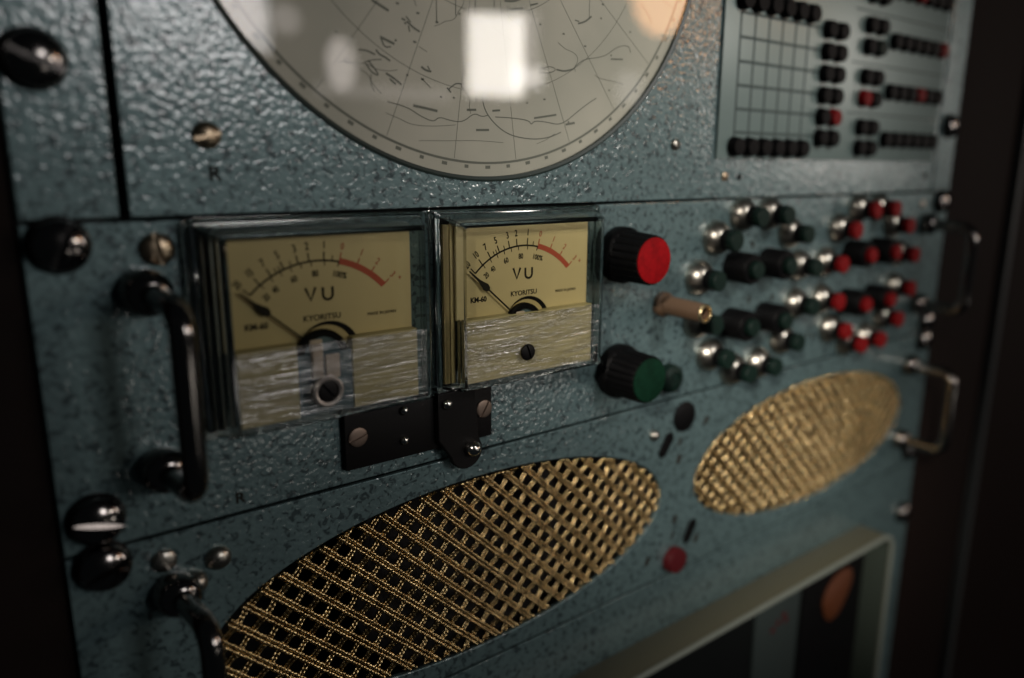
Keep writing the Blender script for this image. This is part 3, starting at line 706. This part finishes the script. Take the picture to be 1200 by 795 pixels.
obj('blanking_plug', L([(0, .03), (7.2, .03), (7.2, .8), (6.4, 1.3), (0, 1.3)]), 'black', su, (3.3, 0, SZ(-99.1)))
obj('push_button', L([(0, .03), (6.4, .03), (6.4, 3.0), (5.8, 4.4), (0, 4.8)]), 'red', su, (.4, 0, SZ(-170.6))).active_material = M['dimred']
for x, z, a in ((-8.6, -110.3, 1.0), (11.4, -159.4, 1.05)):
    bm = bmesh.new(); ca, sa = math.cos(a), math.sin(a)
    prof = [(-6.6, 0), (-4.5, -2.2), (4.5, -2.4), (6.6, 0), (4.5, 2.4), (-4.5, 2.2)]
    obj('toggle_lever', plate([(u * ca - v * sa, u * sa + v * ca) for u, v in prof], [], .05, 1.4, bev=.3), 'black', su, (x, 0, SZ(z)))
for x, z, w in ((19.5, -104.4, 1.8), (1.6, -111.2, 1.3), (1.5, -119.8, 2.0), (.9, -150.4, 1.9), (-.2, -158.2, 1.0), (17.3, -165.3, 2.1), (-16.8, -166.4, 1.8)):
    obj('engraved_mark', ribbon(bmesh.new(), [(-w * .5, -1.8), (w * .5, 1.8)], w * 1.4, .02, .05), 'ink', su, (x, 0, SZ(z)), smooth=False)

# ================================================================== lower unit with the hooded window
lu = thing('hooded_unit', 'lowest blue-grey panel with a protruding beige window hood and a modelled orange lamp reflection inside', 'equipment panel', (0, 0, -290))
def LZ(z): return z + 290
HX0, HX1, HZ1, HZ0 = -187, 187, -207.0, -340
obj('faceplate', plate(rect(XL, XR, LZ(-400), LZ(-178.9)), [], T0, 0), 'paint', lu)
rack_screw(lu, 230.6, LZ(-213.9), .4); rack_screw(lu, -232.0, LZ(-213.0), .4)
def rrect(x0, x1, z0, z1, c, n=5):
    pts = []
    for (cx, cz, a0) in ((x1 - c, z1 - c, 0), (x0 + c, z1 - c, 90), (x0 + c, z0 + c, 180), (x1 - c, z0 + c, 270)):
        for i in range(n): a = math.radians(a0 + 90 * i / (n - 1)); pts.append((cx + c * math.cos(a), cz + c * math.sin(a)))
    return pts
hd = obj('window_hood', plate(rrect(HX0, HX1, LZ(HZ0), LZ(HZ1), 13, 9), [rrect(HX0 + 2.6, HX1 - 2.6, LZ(HZ0 + 2.6), LZ(HZ1 - 2.6), 10.4, 9)], .05, 18.6, bev=.4), 'bezel', lu)
obj('hood_rim', plate(rrect(HX0 - .3, HX1 + .3, LZ(HZ0 - .3), LZ(HZ1 + .3), 13.3, 9), [rrect(HX0 + 2.8, HX1 - 2.8, LZ(HZ0 + 2.8), LZ(HZ1 - 2.8), 10.2, 9)], 18.7, 20.6, bev=.8), 'rim', hd)
obj('inner_wall', plate(rrect(HX0 + 2.7, HX1 - 2.7, LZ(HZ0 + 2.7), LZ(HZ1 - 2.7), 10.3, 9), [rrect(HX0 + 3.6, HX1 - 3.6, LZ(HZ0 + 3.6), LZ(HZ1 - 3.6), 9.4, 9)], 2, 18.4, bev=.1), 'wall', hd)
obj('display_back', B(HX0 + 13, HX1 - 13, LZ(HZ0 + 5.1), LZ(HZ1 - 4.0), .2, 7.0), 'screen', hd)
obj('grey_insert', B(62, 103, LZ(-332), LZ(-214), 7.1, 9.0, bev=.6), 'screengrey', hd)
bm = bmesh.new()
for i, (x, z) in enumerate(((76, -236), (81, -233), (86, -230), (88, -234))): box(bm, x, x + 3.2, LZ(z - 3), LZ(z), 9.02, 9.3, bev=.1)
obj('red_marking', bm, 'dimred', hd)
obj('display_module', B(106, 172, LZ(-332), LZ(-212), 7.1, 9.0, bev=1.0), 'black', hd)
bm = L([(0, 0), (13, 0), (13.5, 1), (11.5, 3.0), (7, 4.6), (0, 5.2)], seg=40)  # solid glowing shape stands in for a lamp mirrored in the window
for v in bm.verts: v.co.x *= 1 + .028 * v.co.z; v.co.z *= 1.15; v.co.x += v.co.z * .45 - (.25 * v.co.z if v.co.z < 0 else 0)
obj('lamp_reflection_shape', bm, 'glow', hd, (139.5, -9.1, LZ(-239)))
